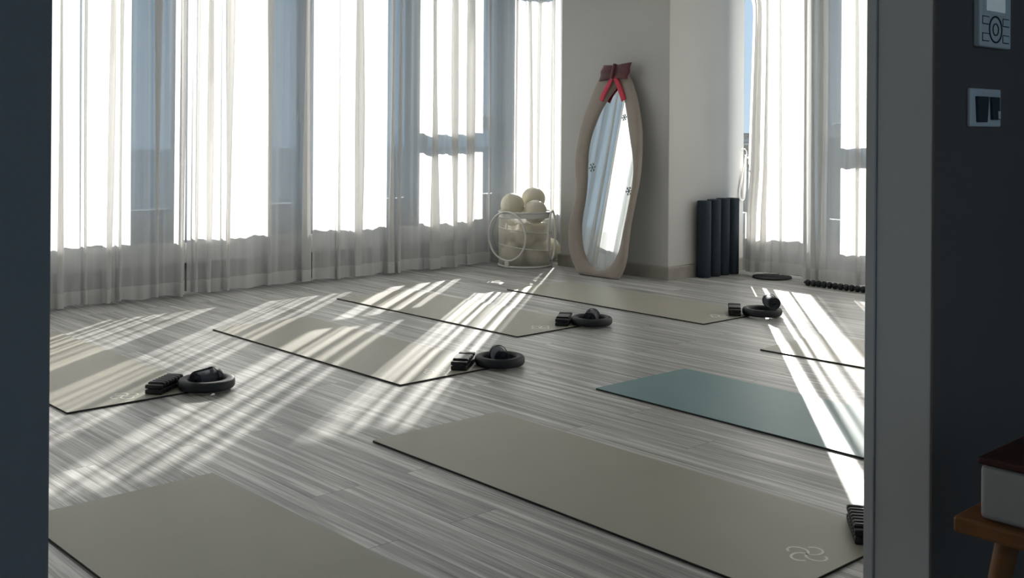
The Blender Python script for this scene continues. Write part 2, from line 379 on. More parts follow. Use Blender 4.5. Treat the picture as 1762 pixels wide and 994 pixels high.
# ------------------------------------------------------------------ curtains
def lerp_table(z, tb):
    for (a, u), (b, v) in zip(tb, tb[1:]):
        if z <= b: return u + (v-u)*max(0, z-a)/(b-a)
    return tb[-1][1]
def curtain(name, label, group, axis, plane, s0, s1, folds, ripple=0.006, seed=1, z0=0.012, z1=2.750, edge0=None, edge1=None, hem=0.088, cloth='sheer'):
    """sheer panel; folds are (position, width, depth); toward-room offset is +x (axis 'y') or -y (axis 'x')"""
    rr = random.Random(seed); ph = [rr.uniform(0, 6.28) for _ in range(9)]
    prm = []   # (base position, fold index or None, t)
    folds = sorted(f for f in folds if s0 < f[0] < s1); s = s0; step = 0.018
    for i, (c, w, d) in enumerate(folds):
        while s < c - w*0.5 - 1e-4: prm.append((s, None, 0)); s += step
        for k in range(15): prm.append((c, i, k/14))
        s = c + w*0.5 + step*0.6
    while s < s1: prm.append((s, None, 0)); s += step
    prm.append((s1, None, 0))
    fr = [(rr.uniform(-1, 1), rr.uniform(0, 6.28), rr.uniform(0.7, 1.25), rr.uniform(0, 6.28)) for _ in folds]
    def pt(p, z):
        c, i, t = p; zz = (z-z0)/(z1-z0)
        if i is None: pos, off = c, 0.0
        else:
            _, w, d = folds[i]; a, b, k, q = fr[i]
            w = w*(1.0 + 0.28*math.sin(zz*3.1*k + q)) ; d = d*(1.0+0.25*math.sin(zz*2.3+b))
            pos = c + w*(t-0.5) + 0.62*w*math.sin(2*PI*t)*(0.9+0.2*math.sin(zz*4+q)); off = d*math.sin(PI*t)**0.8
            pos += a*0.018*math.sin(zz*2.6 + b)
        off += ripple*(math.sin(c*31+ph[0]+zz*1.2) + 0.8*math.sin(c*57+ph[1]-zz*1.6) + 0.5*math.sin(c*97+ph[2]+zz*2.2))
        off += 0.012*math.sin(c*7.3+ph[3])
        if edge0: pos += edge0(z)*max(0, 1-(c-s0)/0.30)
        if edge1: pos += edge1(z)*max(0, 1-(s1-c)/0.30)
        return (plane+off, pos) if axis == 'y' else (pos, plane-off)
    def sheet(nm, za, zb, nz, mt, parent, extra=0.0):
        bm = bmesh.new(); rows = []
        for j in range(nz+1):
            z = za + (zb-za)*j/nz; row = []
            for p in prm:
                x, y = pt(p, z)
                if extra:
                    if axis == 'y': x += extra
                    else: y -= extra
                if j == 0: z_ = z + 0.006*math.sin(p[0]*23+ph[4])
                else: z_ = z
                row.append(bm.verts.new((x-org[0], y-org[1], z_)))
            rows.append(row)
        for j in range(nz):
            for i in range(len(prm)-1): bm.faces.new((rows[j][i], rows[j][i+1], rows[j+1][i+1], rows[j+1][i]))
        me = bpy.data.meshes.new(nm); bm.to_mesh(me); bm.free(); me.materials.append(mt)
        for q in me.polygons: q.use_smooth = True
        o = bpy.data.objects.new(nm, me); COL.objects.link(o); o.parent = parent; return o
    mid = (s0+s1)/2; org = (plane, mid) if axis == 'y' else (mid, plane)
    root = empty(name, (org[0], org[1], 0)); tag(root, label, 'curtain', group)
    sheet('fabric', z0, z1, 30, M[cloth], root)
    sheet('hem', z0, z0+hem, 3, M['hem'], root, 0.002)
    return root

GC = 'sheer curtains along the long window wall'
rf = random.Random(11)
left_off = [(y, rf.uniform(0.03, 0.06), rf.uniform(0.04, 0.07)) for y in [-1.3+0.155*i + rf.uniform(-0.05, 0.05) for i in range(24)]]

F_A = [f for f in left_off if f[0] < 2.4] + [(2.505, .035, .04), (2.67, .03, .035), (2.815, .04, .045), (2.89, .045, .05), (3.13, .065, .05), (3.29, .06, .05)]
F_B = [(3.42, .035, .045), (3.50, .045, .05), (3.645, .065, .05), (3.96, .08, .055), (4.275, .07, .06)]
F_C = [(4.56, .02, .03), (4.70, .08, .055), (5.03, .07, .055), (5.12, .03, .04), (5.44, .11, .06), (5.66, .07, .05), (5.82, .09, .05), (6.06, .04, .035),
       (6.36, .03, .03), (6.50, .04, .04), (6.62, .035, .045), (6.80, .05, .05), (6.92, .04, .05), (7.06, .05, .04)]
curtain('sheer_curtain', 'white sheer curtain panel on the long window, first beside the dark left doorway edge', GC, 'y', -6.87, -1.35, 3.345, F_A, seed=3)
curtain('sheer_curtain', 'white sheer curtain panel in the middle of the long window, narrowest of three', GC, 'y', -6.875, 3.36, 4.335, F_B, seed=5)
curtain('sheer_curtain', 'white sheer curtain panel reaching the corner behind the ball basket', GC, 'y', -6.87, 4.35, 7.30, F_C, seed=8)
G2 = 'sheer curtains on the window right of the column'
curtain('sheer_curtain', 'white sheer curtain panel beside the upright foam rollers and the column', G2, 'x', 7.20, -5.065, -4.47, [(-5.0, .035, .035), (-4.945, .06, .05), (-4.87, .06, .05), (-4.74, .025, .03)], seed=12, z0=0.034, cloth='voile',
        edge0=lambda z: lerp_table(z, ((0, -.025), (.5, -.018), (.8, .02), (2.1, .06), (2.3, .0), (3, .0))))
F_R = [(-4.46, .05, .04), (-4.395, .05, .04), (-4.325, .04, .045), (-4.06, .03, .03), (-3.95, .05, .05)] + [(-3.8+0.16*i+rf.uniform(-.04, .04), rf.uniform(.03, .07), rf.uniform(.03, .05)) for i in range(16)]
curtain('sheer_curtain', 'white sheer curtain panel hanging above the black beaded stick, cut by right doorway edge', G2, 'x', 7.12, -4.495, -1.26, F_R, seed=17, z0=0.035, cloth='voile')
def track(dims, label):
    m = MB(); m.box(*dims, bev=0.004); tag(m.build('curtain_track', M['track']), label, 'curtain track')
track((-6.90, -6.84, -1.45, 7.40, 2.7535, 2.779), 'white ceiling track carrying the curtains of the long window')
track((-5.20, -1.23, 7.10, 7.22, 2.7535, 2.779), 'white ceiling track carrying the curtains right of the column')

# tied-back cord hanging on a hook at the column edge
t = empty('curtain_tieback', (-5.24, 7.375, 0.0)); tag(t, 'white cord loop hanging from a small hook on the column edge above the rollers', 'curtain tieback')
m = MB(); m.tube([(0.0, 0.01, 0.985), (0.03, 0.01, 0.985), (0.045, 0.012, 0.965), (0.04, 0.014, 0.93), (0.055, 0.014, 0.91), (0.065, 0.012, 0.93)], 0.005, 8)
m.lathe([(0, 0), (0.014, 0), (0.014, 0.004), (0, 0.006)], 16, Matrix.Translation((0, 0.01, 0.985)) @ Matrix.Rotation(PI/2, 4, 'Y')); m.build('hook', M['wire'], t, smooth=True, angle=40)
m = MB(); m.tube(catmull([(0.035, 0.012, 0.935), (0.028, 0.0, 0.85), (0.02, -0.03, 0.72), (0.02, -0.05, 0.62), (0.022, -0.03, 0.575), (0.03, 0.0, 0.58), (0.034, 0.012, 0.66), (0.036, 0.013, 0.82)], 6), 0.007, 8, closed=True)
m.tube([(0.034, 0.012, 0.90), (0.03, 0.008, 0.75), (0.028, 0.0, 0.64), (0.03, -0.004, 0.585)], [0.008, 0.012, 0.016, 0.013], 8); m.build('cord', M['wire'], t, smooth=True)

# ------------------------------------------------------------------ outside, seen through glass and the curtain gap
m = MB(); m.box(-2500, 900, -2500, 2500, -61, -60); tag(m.build('ground_outside', M['sea']), kind='structure')
def tower(cx, cy, wx, wy, z1, mt, label, rz=0.0):
    r = empty('office_building', (cx, cy, -60), rz); tag(r, label, 'building', 'buildings outside the windows')
    m = MB(); m.box(-wx/2, wx/2, -wy/2, wy/2, 0, z1+60); m.build('facade', mt, r)
    m = MB(); m.box(-wx/2-.4, wx/2+.4, -wy/2-.4, wy/2+.4, z1+60.001, z1+61.2); m.box(-wx*.2, wx*.2, -wy*.2, wy*.2, z1+61.2, z1+62.4); m.build('roof', M['roofing'], r)
tower(-95, 134, 44, 30, -3.6, M['bldA'], 'dark blue-grey building seen low through the gap beside the column')
tower(-430, 600, 130, 60, -4.5, M['bldB'], 'pale distant building on the skyline seen through the curtain gap')
tower(-230, 60, 14, 26, 60, M['bldB'], 'tall pale tower faintly visible through the left part of the sheer curtains', 0.3)

# ------------------------------------------------------------------ yoga mats
MAT_L, MAT_W = 1.747, 0.61
def make_mat(name, loc, rot, top, label, group, logo=True):
    r = empty(name, (loc[0], loc[1], 0), rot); tag(r, label, 'yoga mat', group)
    def outline(i):
        pts = []; RC = .005
        for cx, cy, a0 in ((MAT_L-RC, MAT_W-RC, 0), (RC, MAT_W-RC, 90), (RC, RC, 180), (MAT_L-RC, RC, 270)):
            for k in range(5):
                a = math.radians(a0+22.5*k); pts.append((cx+(RC-i)*math.cos(a), cy+(RC-i)*math.sin(a)))
        return pts
    m = MB(); m.prism(outline(0), 0.0005, 0.0066); m.build('base_layer', M['mat_base'], r)
    m = MB(); m.prism(outline(0.0005), 0.0066, 0.0080); m.build('top_layer', top, r)
    if logo:
        m = MB(); cx, cy, s = MAT_L-0.105, MAT_W*0.46, 0.052
        for q in range(2):       # two crossing S strokes make the four-petal mark
            pts = []; rc = s*0.52
            for k in range(61):
                t = -1 + 2*k/60; sg = 1 if t >= 0 else -1; a = abs(t)*math.radians(244)
                pts.append((sg*rc*0.92*math.sin(a), sg*rc*(1-math.cos(a))*1.06))
            wdt = 0.0036; L = []; Rr = []
            for i, (x, yv) in enumerate(pts):
                a = pts[max(i-1, 0)]; b = pts[min(i+1, len(pts)-1)]; d = Vector((b[0]-a[0], b[1]-a[1])).normalized(); n = Vector((-d.y, d.x))
                L.append(Vector((x, yv))+n*wdt); Rr.append(Vector((x, yv))-n*wdt)
            def P(v):
                if q: v = Vector((-v.y, v.x))
                return m.bm.verts.new((cx+v.x, cy+v.y, 0.0084))
            Lv = [P(v) for v in L]; Rv = [P(v) for v in Rr]
            for i in range(len(Lv)-1): m.bm.faces.new((Lv[i], Lv[i+1], Rv[i+1], Rv[i]))
        ext = bmesh.ops.extrude_face_region(m.bm, geom=list(m.bm.faces))
        for v in [g for g in ext['geom'] if isinstance(g, bmesh.types.BMVert)]: v.co.z = 0.0078
        m.build('logo', M['logo'], r)
    return r
GM1, GM2 = 'yoga mats in the row nearer the windows', 'yoga mats in the row nearer the doorway'
MT = M['mat_top']
make_mat('yoga_mat', (-6.111, 1.611), .0105, MT, 'olive-grey yoga mat running out past the left doorway edge, sun streaks on it', GM1)
make_mat('yoga_mat', (-5.619, 2.902), .0029, MT, 'olive-grey yoga mat with sun streaks, between the far-left mat and the ball basket row', GM1)
make_mat('yoga_mat', (-6.092, 4.039), .0111, MT, 'olive-grey yoga mat, middle one of the back row, bright streaks at its far corner', GM1)
make_mat('yoga_mat', (-5.661, 5.178), -.0164, MT, 'olive-grey yoga mat lying directly in front of the wavy mirror', GM1)
make_mat('yoga_mat', (-3.292, 1.098), .0087, MT, 'olive-grey yoga mat in the bottom left corner, nearest to the camera', GM2)
make_mat('yoga_mat', (-3.255, 2.318), -.0122, MT, 'large olive-grey yoga mat in shade in front of the teal one', GM2)
make_mat('yoga_mat', (-3.260, 3.517), -.0259+.0, M['mat_teal'], 'teal blue yoga mat crossed by a strip of sunlight', GM2)
make_mat('yoga_mat', (-3.274, 4.784), .0321, MT, 'grey yoga mat in the sun patch behind the teal mat', GM2)
make_mat('yoga_mat', (-3.428, 6.139), 0.0, MT, 'yoga mat whose corner tip just shows at the right doorway edge', GM2)

# ------------------------------------------------------------------ ring, cloth roll and ribbed weight sets
def make_ring(loc, label):
    r = tag(empty('exercise_ring', (loc[0], loc[1], loc[2])), label, 'exercise ring', 'charcoal exercise rings')
    pts = []
    for k in range(20):
        a = 2*PI*k/20; c, s_ = math.cos(a), math.sin(a)
        pts.append((0.1 + 0.0215*math.copysign(abs(c)**0.75, c), 0.0225 + 0.0222*math.copysign(abs(s_)**0.75, s_)))
    m = MB(); m.lathe(pts, 64, closed=True); m.build('padded_ring', M['ring'], r, smooth=True)
    m = MB(); m.lathe([(0.0786, 0.019), (0.0777, 0.0225), (0.0786, 0.026), (0.0800, 0.0225)], 64, closed=True); m.build('inner_seam', M['black'], r, smooth=True)
    return r
def make_roll(loc, rz, tilt, label, scale=1.0):
    """cloth rolled up into a cylinder, lying on its side; axis = local x"""
    r = tag(empty('rolled_cloth', loc, rz), label, 'rolled cloth', 'dark rolled cloths on the rings'); r.rotation_euler = (0, tilt, rz); r.scale = (scale,)*3
    m = MB(); R0 = 0.0395; turns = 4.2; n = 150; sec = []
    for k in range(n+1):
        t = k/n; rad = 0.006 + (R0-0.006)*t; a = t*turns*2*PI
        sec.append((rad*math.cos(a), rad*math.sin(a)))
    th = 0.0026; L = 0.064
    def pos(x, p, o): 
        v = Vector(p).normalized(); q = Vector(p)+v*o; return (x, q.x, q.y+R0)
    rows = []
    for x in (-L, -L+.004, -L*.35, -L*.3, 0.028, .032, L-.004, L):
        rows.append(([m.bm.verts.new(pos(x, p, th-(.001 if abs(x) == L else 0))) for p in sec], [m.bm.verts.new(pos(x, p, -th*.6+(.001 if abs(x) == L else 0))) for p in sec]))
    for i in range(len(rows)-1):
        for k in range(n):
            m.bm.faces.new((rows[i][0][k], rows[i][0][k+1], rows[i+1][0][k+1], rows[i+1][0][k]))
            m.bm.faces.new((rows[i][1][k], rows[i+1][1][k], rows[i+1][1][k+1], rows[i][1][k+1]))
    for i in (0, -1):
        for k in range(n): m.bm.faces.new((rows[i][0][k], rows[i][1][k], rows[i][1][k+1], rows[i][0][k+1]))
    m.build('rolled_fabric', M['roll'], r, smooth=True, angle=50)
    m = MB(); m.lathe([(R0+.0015, 0.030), (R0+.0045, 0.031), (R0+.0045, 0.045), (R0+.0015, 0.046)], 40, Matrix.Translation((0, 0, R0)) @ Matrix.Rotation(PI/2, 4, 'Y'), closed=True); m.build('tie_band', M['black'], r, smooth=True, angle=40)
    return r
def make_weight(loc, rz, bars, label, flat_top=False):
    """ribbed strap weights folded on themselves; length = local x, width = local y"""
    r = tag(empty('wrist_weight', loc, rz), label, 'wrist weight', 'black folded ribbed weights')
    n = bars; L = 0.20; pitch = L/n
    for lay in range(2):
        for i in range(n):
            x0 = -L/2 + i*pitch; hgt = 0.020 if lay == 0 else 0.018
            rise = 0.009 if (flat_top and i == n-1) else (-0.001 if i == 0 else 0.004)
            zb = 0.0 if lay == 0 else 0.0235 + rise
            m = MB(); m.box(x0+.0012, x0+pitch-.0012, -0.038, 0.038, zb+.001, zb+hgt, bev=0.0042, seg=3); m.build('weight_bar', M['black'], r, smooth=True, angle=60)
    m = MB(); m.box(-L/2+.004, L/2-.004, -0.026, 0.026, 0.0203, 0.0230, bev=0.0008); m.build('strap', M['rib'], r)
    if flat_top:
        m = MB(); m.box(-0.062, 0.045, -0.034, 0.034, 0.0462, 0.0495, bev=0.0015, mat=Matrix.Rotation(0.0, 4, 'Y')); m.build('closing_flap', M['rib'], r)
    else:
        for i in range(1, n):
            x0 = -L/2 + i*pitch; zb = 0.0235 + 0.004 + 0.018
            m = MB(); m.box(x0+.006, x0+pitch-.006, -0.033, 0.033, zb+.0002, zb+.0022, bev=0.0009); m.build('grip_pad', M['rib'], r, smooth=True, angle=60)
    return r
AX = math.atan2(.8, -.6)
make_ring((-4.378, 2.236, 0.0084), 'charcoal padded ring on the mat corner beside the left doorway, roll lying inside')
make_roll((-4.378, 2.236, 0.0105), math.radians(108), 0.0, 'navy-grey rolled cloth lying lengthwise inside the leftmost ring')
make_weight((-4.470, 2.085, 0.0082), AX, 8, 'black ribbed wrist weight by the leftmost ring, its ribs showing')
make_ring((-3.887, 3.514, 0.0084), 'charcoal padded ring at the end of the mat in the middle of the floor')
make_roll((-3.887, 3.514, 0.0105), math.radians(150), 0.0, 'dark rolled cloth with its round end facing the doorway, in the middle ring')
make_weight((-3.972, 3.355, 0.0082), AX, 5, 'black wrist weight with a flat grey flap on top, beside the middle ring', True)
make_ring((-4.334, 4.637, 0.0084), 'charcoal padded ring at the end of the mat before the mirror mat')
make_roll((-4.334, 4.637, 0.0105), math.radians(124), 0.0, 'dark rolled cloth in the ring just left of the mat before the mirror')
make_weight((-4.455, 4.53, 0.0082), AX, 5, 'black folded wrist weight at the corner of the back row middle mat', True)
make_ring((-3.862, 5.665, 0.0084), 'charcoal padded ring farthest right, roll perched on its rim')
make_roll((-3.815, 5.695, 0.0525), math.radians(142), 0.0, 'dark rolled cloth perched on top of the rim of the farthest right ring')
make_weight((-3.999, 5.57, 0.0082), AX, 5, 'black folded wrist weight at the end of the mat in front of the mirror', True)
make_weight((-1.585, 2.835, 0.0082), AX, 8, 'black ribbed wrist weight on the near shaded mat against the right doorway edge')

# ------------------------------------------------------------------ basket of balls
BX, BY = -6.572, 6.213
b = tag(empty('ball_basket', (BX, BY, 0)), 'white ring-sided basket heaped with cream exercise balls in the window corner', 'basket')
def hoop(rad, r, z=0.0, M_=None, n=64):
    m = MB(); pts = [(rad*math.cos(2*PI*k/n), rad*math.sin(2*PI*k/n), z) for k in range(n)]
    if M_: pts = [M_ @ Vector(p) for p in pts]
    m.tube(pts, r, 10, closed=True); return m
hoop(0.217, 0.009, 0.009).build('base_ring', M['wire'], b, smooth=True)
m = hoop(0.217, 0.008, 0.450); m.lathe([(0.215, 0.405), (0.218, 0.405), (0.218, 0.450), (0.215, 0.450)], 64, closed=True); m.build('rim', M['wire'], b, smooth=True, angle=50)
for z, tl in ((0.30, 0.10), (0.16, 0.12)):
    hoop(0.218, 0.0045, 0, Matrix.Translation((0, 0, z)) @ Matrix.Rotation(tl, 4, Vector((0.68, -0.735, 0)).cross(Vector((0, 0, 1))).normalized() @ Matrix.Rotation(0, 3) if False else Vector((-0.735, 0.68, 0)))).build('band', M['wire'], b, smooth=True)
m = MB(); m.lathe([(.2165, .012), (.2165, .392)], 64); m.build('film_side', M['film'], b, smooth=True)
for k in range(3):
    # camera-space direction (-.65,-.76) turned into room axes, then every third of a turn
    a = math.atan2(-.65*.735-.76*.678, -.65*.678+.76*.735) + k*2*PI/3
    Mx = Matrix.Translation((0.228*math.cos(a), 0.228*math.sin(a), 0.258)) @ Matrix.Rotation(a, 4, 'Z') @ Matrix.Rotation(PI/2, 4, 'Y')
    hoop(0.199, 0.0085, 0, Mx).build('side_ring', M['wire'], b, smooth=True)
    m = MB(); m.box(0.219, 0.236, -0.02, 0.02, 0.003, 0.062, bev=0.003, mat=Matrix.Rotation(a, 4, 'Z')); m.build('clip', M['wire'], b)
def make_ball(x, y, z, r, label, sq=1.0):
    o = tag(empty('exercise_ball', (x, y, z)), label, 'exercise ball', 'cream exercise balls')
    bm = bmesh.new(); bmesh.ops.create_uvsphere(bm, u_segments=72, v_segments=44, radius=r)
    for v in bm.verts:
        v.co.z *= sq
        rr = math.hypot(v.co.x, v.co.y)
        if rr < 0.02 and v.co.z > 0: v.co.z -= 0.0
    bmesh.ops.rotate(bm, verts=bm.verts, matrix=Matrix.Rotation(R_.uniform(.4, 1.2), 3, 'X') @ Matrix.Rotation(R_.uniform(0, 3), 3, 'Y')) if sq == 1.0 else None
    me = bpy.data.meshes.new('ball_shell'); bm.to_mesh(me); bm.free(); me.materials.append(M['ball'])
    for p in me.polygons: p.use_smooth = True
    s = bpy.data.objects.new('ball_shell', me); COL.objects.link(s); s.parent = o
    m = MB(); m.lathe([(0, .002), (.006, .002), (.008, 0), (.008, -.003), (0, -.003)], 16, Matrix.Rotation(2.2, 4, Vector((0.7, 0.7, 0))) @ Matrix.Translation((0, 0, r*sq+.0005 if False else r+.0005))); m.build('valve_plug', M['wire'], o, smooth=True)
    return o
def cs(dx, dy):   # dx to the camera's right, dy away from it
    return BX + dx*.678 - dy*.735, BY + dx*.735 + dy*.678
rb = 0.0985
RL = 0.1165
def ring_pos(deg): return cs(RL*math.cos(math.radians(deg)), RL*math.sin(math.radians(deg)))
for deg, z, lb in ((210, .104, 'cream ball at the bottom left inside the basket, behind the front ring'), (330, .104, 'cream ball at the bottom right inside the basket'), (90, .104, 'cream ball at the bottom back of the basket'),
                   (270, .268, 'cream ball at mid height in the front of the basket'), (30, .268, 'cream ball at mid height at the right inside the basket'), (150, .268, 'cream ball at mid height at the left inside the basket'),
                   (205, .505, 'cream ball on top of the heap at the left'), (315, .452, 'cream ball on top of the heap in front, lower than its neighbours'), (52, .550, 'highest cream ball at the top right of the heap')):
    x, y = ring_pos(deg); make_ball(x, y, z, rb, lb)
make_ball(-6.685, 6.62, .0965, .0965, 'cream ball lying on the floor between basket and column')

# ------------------------------------------------------------------ wavy plush mirror leaning on the column
VB, VT, ZT = 6.19, 6.405, 1.63
lean = math.atan2(VT-VB, ZT)
mr = empty('floor_mirror', (-5.705, VB, 0)); mr.rotation_euler = (PI/2 - lean, 0, 0)
tag(mr, 'tall wavy taupe plush framed mirror leaning against the column', 'mirror')
# local: x along the wall, y up along the mirror, z towards the room
OUT = [(-5.957, .0), (-6.018, 0.067), (-6.071, 0.151), (-6.103, 0.266), (-6.108, 0.384), (-6.089, 0.484), (-6.07, 0.584), (-6.075, 0.683), (-6.099, 0.781), (-6.115, 0.88), (-6.115, 1.001), (-6.101, 1.121), (-6.079, 1.221), (-6.039, 1.332), (-5.998, 1.431), (-5.957, 1.53), (-5.893, 1.60), (-5.825, 1.625), (-5.74, 1.625), (-5.68, 1.60), (-5.62, 1.54), (-5.575, 1.46), (-5.534, 1.375), (-5.488, 1.241), (-5.457, 1.108), (-5.443, 0.976), (-5.437, 0.844), (-5.443, 0.731), (-5.459, 0.618), (-5.475, 0.504), (-5.487, 0.39), (-5.491, 0.277), (-5.494, 0.165), (-5.513, 0.079), (-5.552, 0.0)]
INN = [(-5.744, 1.52), (-5.788, 1.447), (-5.844, 1.375), (-5.899, 1.291), (-5.941, 1.202), (-5.98, 1.092), (-5.996, 0.963), (-5.988, 0.845), (-5.98, 0.746), (-5.978, 0.648), (-5.983, 0.549), (-5.994, 0.431), (-5.984, 0.314), (-5.958, 0.219), (-5.912, 0.136), (-5.846, 0.078), (-5.777, 0.053), (-5.713, 0.057), (-5.652, 0.084), (-5.597, 0.146), (-5.557, 0.234), (-5.541, 0.329), (-5.528, 0.424), (-5.514, 0.501), (-5.5, 0.615), (-5.489, 0.728), (-5.493, 0.842), (-5.512, 0.936), (-5.544, 1.03), (-5.575, 1.126), (-5.602, 1.222), (-5.638, 1.338), (-5.672, 1.416), (-5.713, 1.475)]
o_ = [(x+5.76, y) for x, y in OUT]; i_ = [(x+5.76, y) for x, y in INN]
oc = catmull(o_[:-1] + [o_[-1]], 5, closed=False); ic = catmull(i_, 5)
def resample(c, n, closed=True):
    P = [Vector(p) for p in c] + ([Vector(c[0])] if closed else []); d = [0]
    for i in range(len(P)-1): d.append(d[-1] + (P[i+1]-P[i]).length)
    out = []; k = 0
    for j in range(n):
        t = d[-1]*j/n
        while d[k+1] < t: k += 1
        out.append(P[k].lerp(P[k+1], (t-d[k])/max(d[k+1]-d[k], 1e-9)))
    return out
# frame: pair outer and inner loops by angle about the mirror's middle
def by_ray(c, n):
    P = resample(c, 900); cen = Vector((0.0, 0.80)); res = []
    A = [(math.atan2((p.x-cen.x), (p.y-cen.y)*0.42), p) for p in P]
    for j in range(n):
        t = -PI + 2*PI*(j+.5)/n; res.append(min(A, key=lambda q: abs(((q[0]-t+PI) % (2*PI))-PI))[1])
    return res
NQ = 200; OO = by_ray(oc, NQ); II = by_ray(ic, NQ)
m = MB(); D = 0.045; rings = []
def lerp2(a, b, t): return a.lerp(b, t)
for t, z in ((0, 0), (0, D*.6), (.06, D*.85), (.18, D), (.45, D*1.08), (.75, D), (.93, D*.8), (1, D*.5), (1, 0)):
    rings.append([m.bm.verts.new((*lerp2(OO[k], II[k], t), z)) for k in range(NQ)])
for a in range(len(rings)):
    A, B = rings[a], rings[(a+1) % len(rings)]
    for k in range(NQ): m.bm.faces.new((A[k], A[(k+1) % NQ], B[(k+1) % NQ], B[k]))
m.build('plush_frame', M['plush'], mr, smooth=True, angle=65)
m = MB(); m.prism([tuple(p) for p in [(q - Vector((0, .80)))*1.006 + Vector((0, .80)) for q in II]], 0.004, 0.014); m.build('mirror_glass', M['mirror'], mr)
for sx, sy, rad in ((-5.648, 1.241, .026), (-5.934, 0.842, .036), (-5.53, 0.674, .034)):
    m = MB()
    for k in range(6):
        R4 = Matrix.Translation((sx+5.76, sy, .0145)) @ Matrix.Rotation(k*PI/3+.2, 4, 'Z')
        m.box(0.004, rad, -.0028, .0028, 0, .001, mat=R4)
        for s in (-1, 1):
            m.box(0, rad*.38, -.002, .002, 0, .001, mat=R4 @ Matrix.Translation((rad*.62, 0, 0)) @ Matrix.Rotation(s*.9, 4, 'Z'))
    m.lathe([(0, .001), (.007, .001), (.007, 0), (0, 0)], 6, Matrix.Translation((sx+5.76, sy, .0145))); m.build('snowflake_sticker', M['snow'], mr)

# red bow on the mirror's top
bw = empty('ribbon_bow', mr.matrix_basis @ Vector((0.0, 1.60, 0.0))); bw.rotation_euler = (PI/2 - lean, 0, 0)
bw.location = mr.matrix_basis @ Vector((0.015, 1.59, 0.052))
tag(bw, 'dark red velvet bow with two bright red tails at the top of the mirror', 'bow')
for sgn, x1 in ((-1, -0.152), (1, 0.150)):
    m = MB(); n1 = 24; rows = []
    for k in range(n1+1):            # loop of wide ribbon folded flat, pleated
        a = 2*PI*k/n1; cx_ = 0.5-0.5*math.cos(a); zz = 0.014*math.sin(a)
        row = []
        for j in range(9):
            v = j/8; yy = (-0.062 + 0.128*v)*(0.80+0.20*cx_) + 0.006*sgn*cx_
            row.append(m.bm.verts.new((x1*cx_*(1.0 - 0.03*math.sin(v*9)) + (-.012 if sgn < 0 else -.012)*v*cx_*-1 + 0.014*(v-.5), yy, 0.016+zz + 0.004*math.sin(v*12)*cx_)))
        rows.append(row)
    for k in range(n1):
        for j in range(8): m.bm.faces.new((rows[k][j], rows[k+1][j], rows[k+1][j+1], rows[k][j+1]))
    o = m.build('bow_loop', M['velvet'], bw, smooth=True); md = o.modifiers.new('s', 'SOLIDIFY'); md.thickness = 0.003
m = MB(); m.box(-.014, .016, -.058, .066, .012, .044, bev=.009, seg=3, mat=Matrix.Rotation(-.16, 4, 'Z')); m.build('knot', M['velvet'], bw, smooth=True)
for pts in ([(-.010, -.04, .03), (-.045, -.09, .018), (-.095, -.155, .010), (-.125, -.222, .006)], [(.012, -.04, .03), (.045, -.09, .018), (.078, -.155, .010), (.112, -.222, .006)]):
    m = MB(); c = catmull(pts, 6, closed=False); rows = []
    for i, p in enumerate(c):
        p = Vector(p); d = (Vector(c[min(i+1, len(c)-1)])-Vector(c[max(i-1, 0)])).normalized(); n = Vector((-d.y, d.x, 0)).normalized(); wd = .014 + .010*min(1, i/8)
        rows.append([m.bm.verts.new(p+n*wd*s + Vector((0, 0, -.003*abs(s)))) for s in (-1, -.5, 0, .5, 1)])
    for i in range(len(rows)-1):
        for j in range(4): m.bm.faces.new((rows[i][j], rows[i][j+1], rows[i+1][j+1], rows[i+1][j]))
    o = m.build('ribbon_tail', M['satin'], bw, smooth=True); md = o.modifiers.new('s', 'SOLIDIFY'); md.thickness = 0.002

# ------------------------------------------------------------------ foam rollers by the column
for i, (x, y, h_, lb) in enumerate(((-5.168, 6.795, .592, 'navy foam roller standing upright, nearest of four beside the column'), (-5.165, 6.915, .598, 'navy upright foam roller, second from the baseboard end of the row'),
                                   (-5.168, 7.035, .602, 'navy upright foam roller, third in the row towards the window'), (-5.160, 7.125, .600, 'navy upright foam roller closest to the curtain'))):
    if i == 3: y = 7.148
    r = tag(empty('foam_roller', (x, y, 0)), lb, 'foam roller', 'foam rollers standing by the column')
    m = MB(); m.lathe([(.016, 0), (.050, 0), (.0545, .005)] + [(.0545 - .0006*(k % 2), .005+(h_-.01)*k/24) for k in range(1, 24)] + [(.0545, h_-.005), (.050, h_), (.016, h_)], 40, closed=True); m.build('foam_tube', M['roller'], r, smooth=True, angle=50)
    m = MB(); m.lathe([(.011, 0.001), (.0155, 0.001), (.0155, h_-.001), (.011, h_-.001)], 24, closed=True); m.build('core_sleeve', M['black'], r, smooth=True, angle=50)

# beaded stick and round weight under the curtains
st = tag(empty('massage_stick', (-4.42, 7.02, 0)), 'black beaded massage stick lying on the floor under the curtain hem', 'massage stick')
m = MB(); m.tube([(0, 0, .024), (1.0, -0.0, .024)], .008, 12); m.build('rod', M['black'], st, smooth=True, angle=50)
for k in range(22):
    m = MB(); m.lathe([(.008, -.017), (.017, -.016), (.0225, -.009), (.0235, 0), (.0225, .009), (.017, .016), (.008, .017)], 24, Matrix.Translation((.03+.0445*k, 0, .024)) @ Matrix.Rotation(PI/2, 4, 'Y'), closed=True)
    m.build('bead', M['ring'], st, smooth=True)
dk = tag(empty('balance_disc', (-4.80, 7.17, 0)), 'flat black round disc half hidden under the curtain beside the rollers', 'balance disc')
m = MB(); m.lathe([(0, .0), (.135, 0), (.15, .006), (.148, .014), (.13, .0165), (0, .0165)], 48); m.build('disc', M['black'], dk, smooth=True, angle=40)
m = MB(); m.lathe([(.118, .0167), (.124, .0178), (.130, .0167)], 48); m.build('rim_ridge', M['ring'], dk, smooth=True)

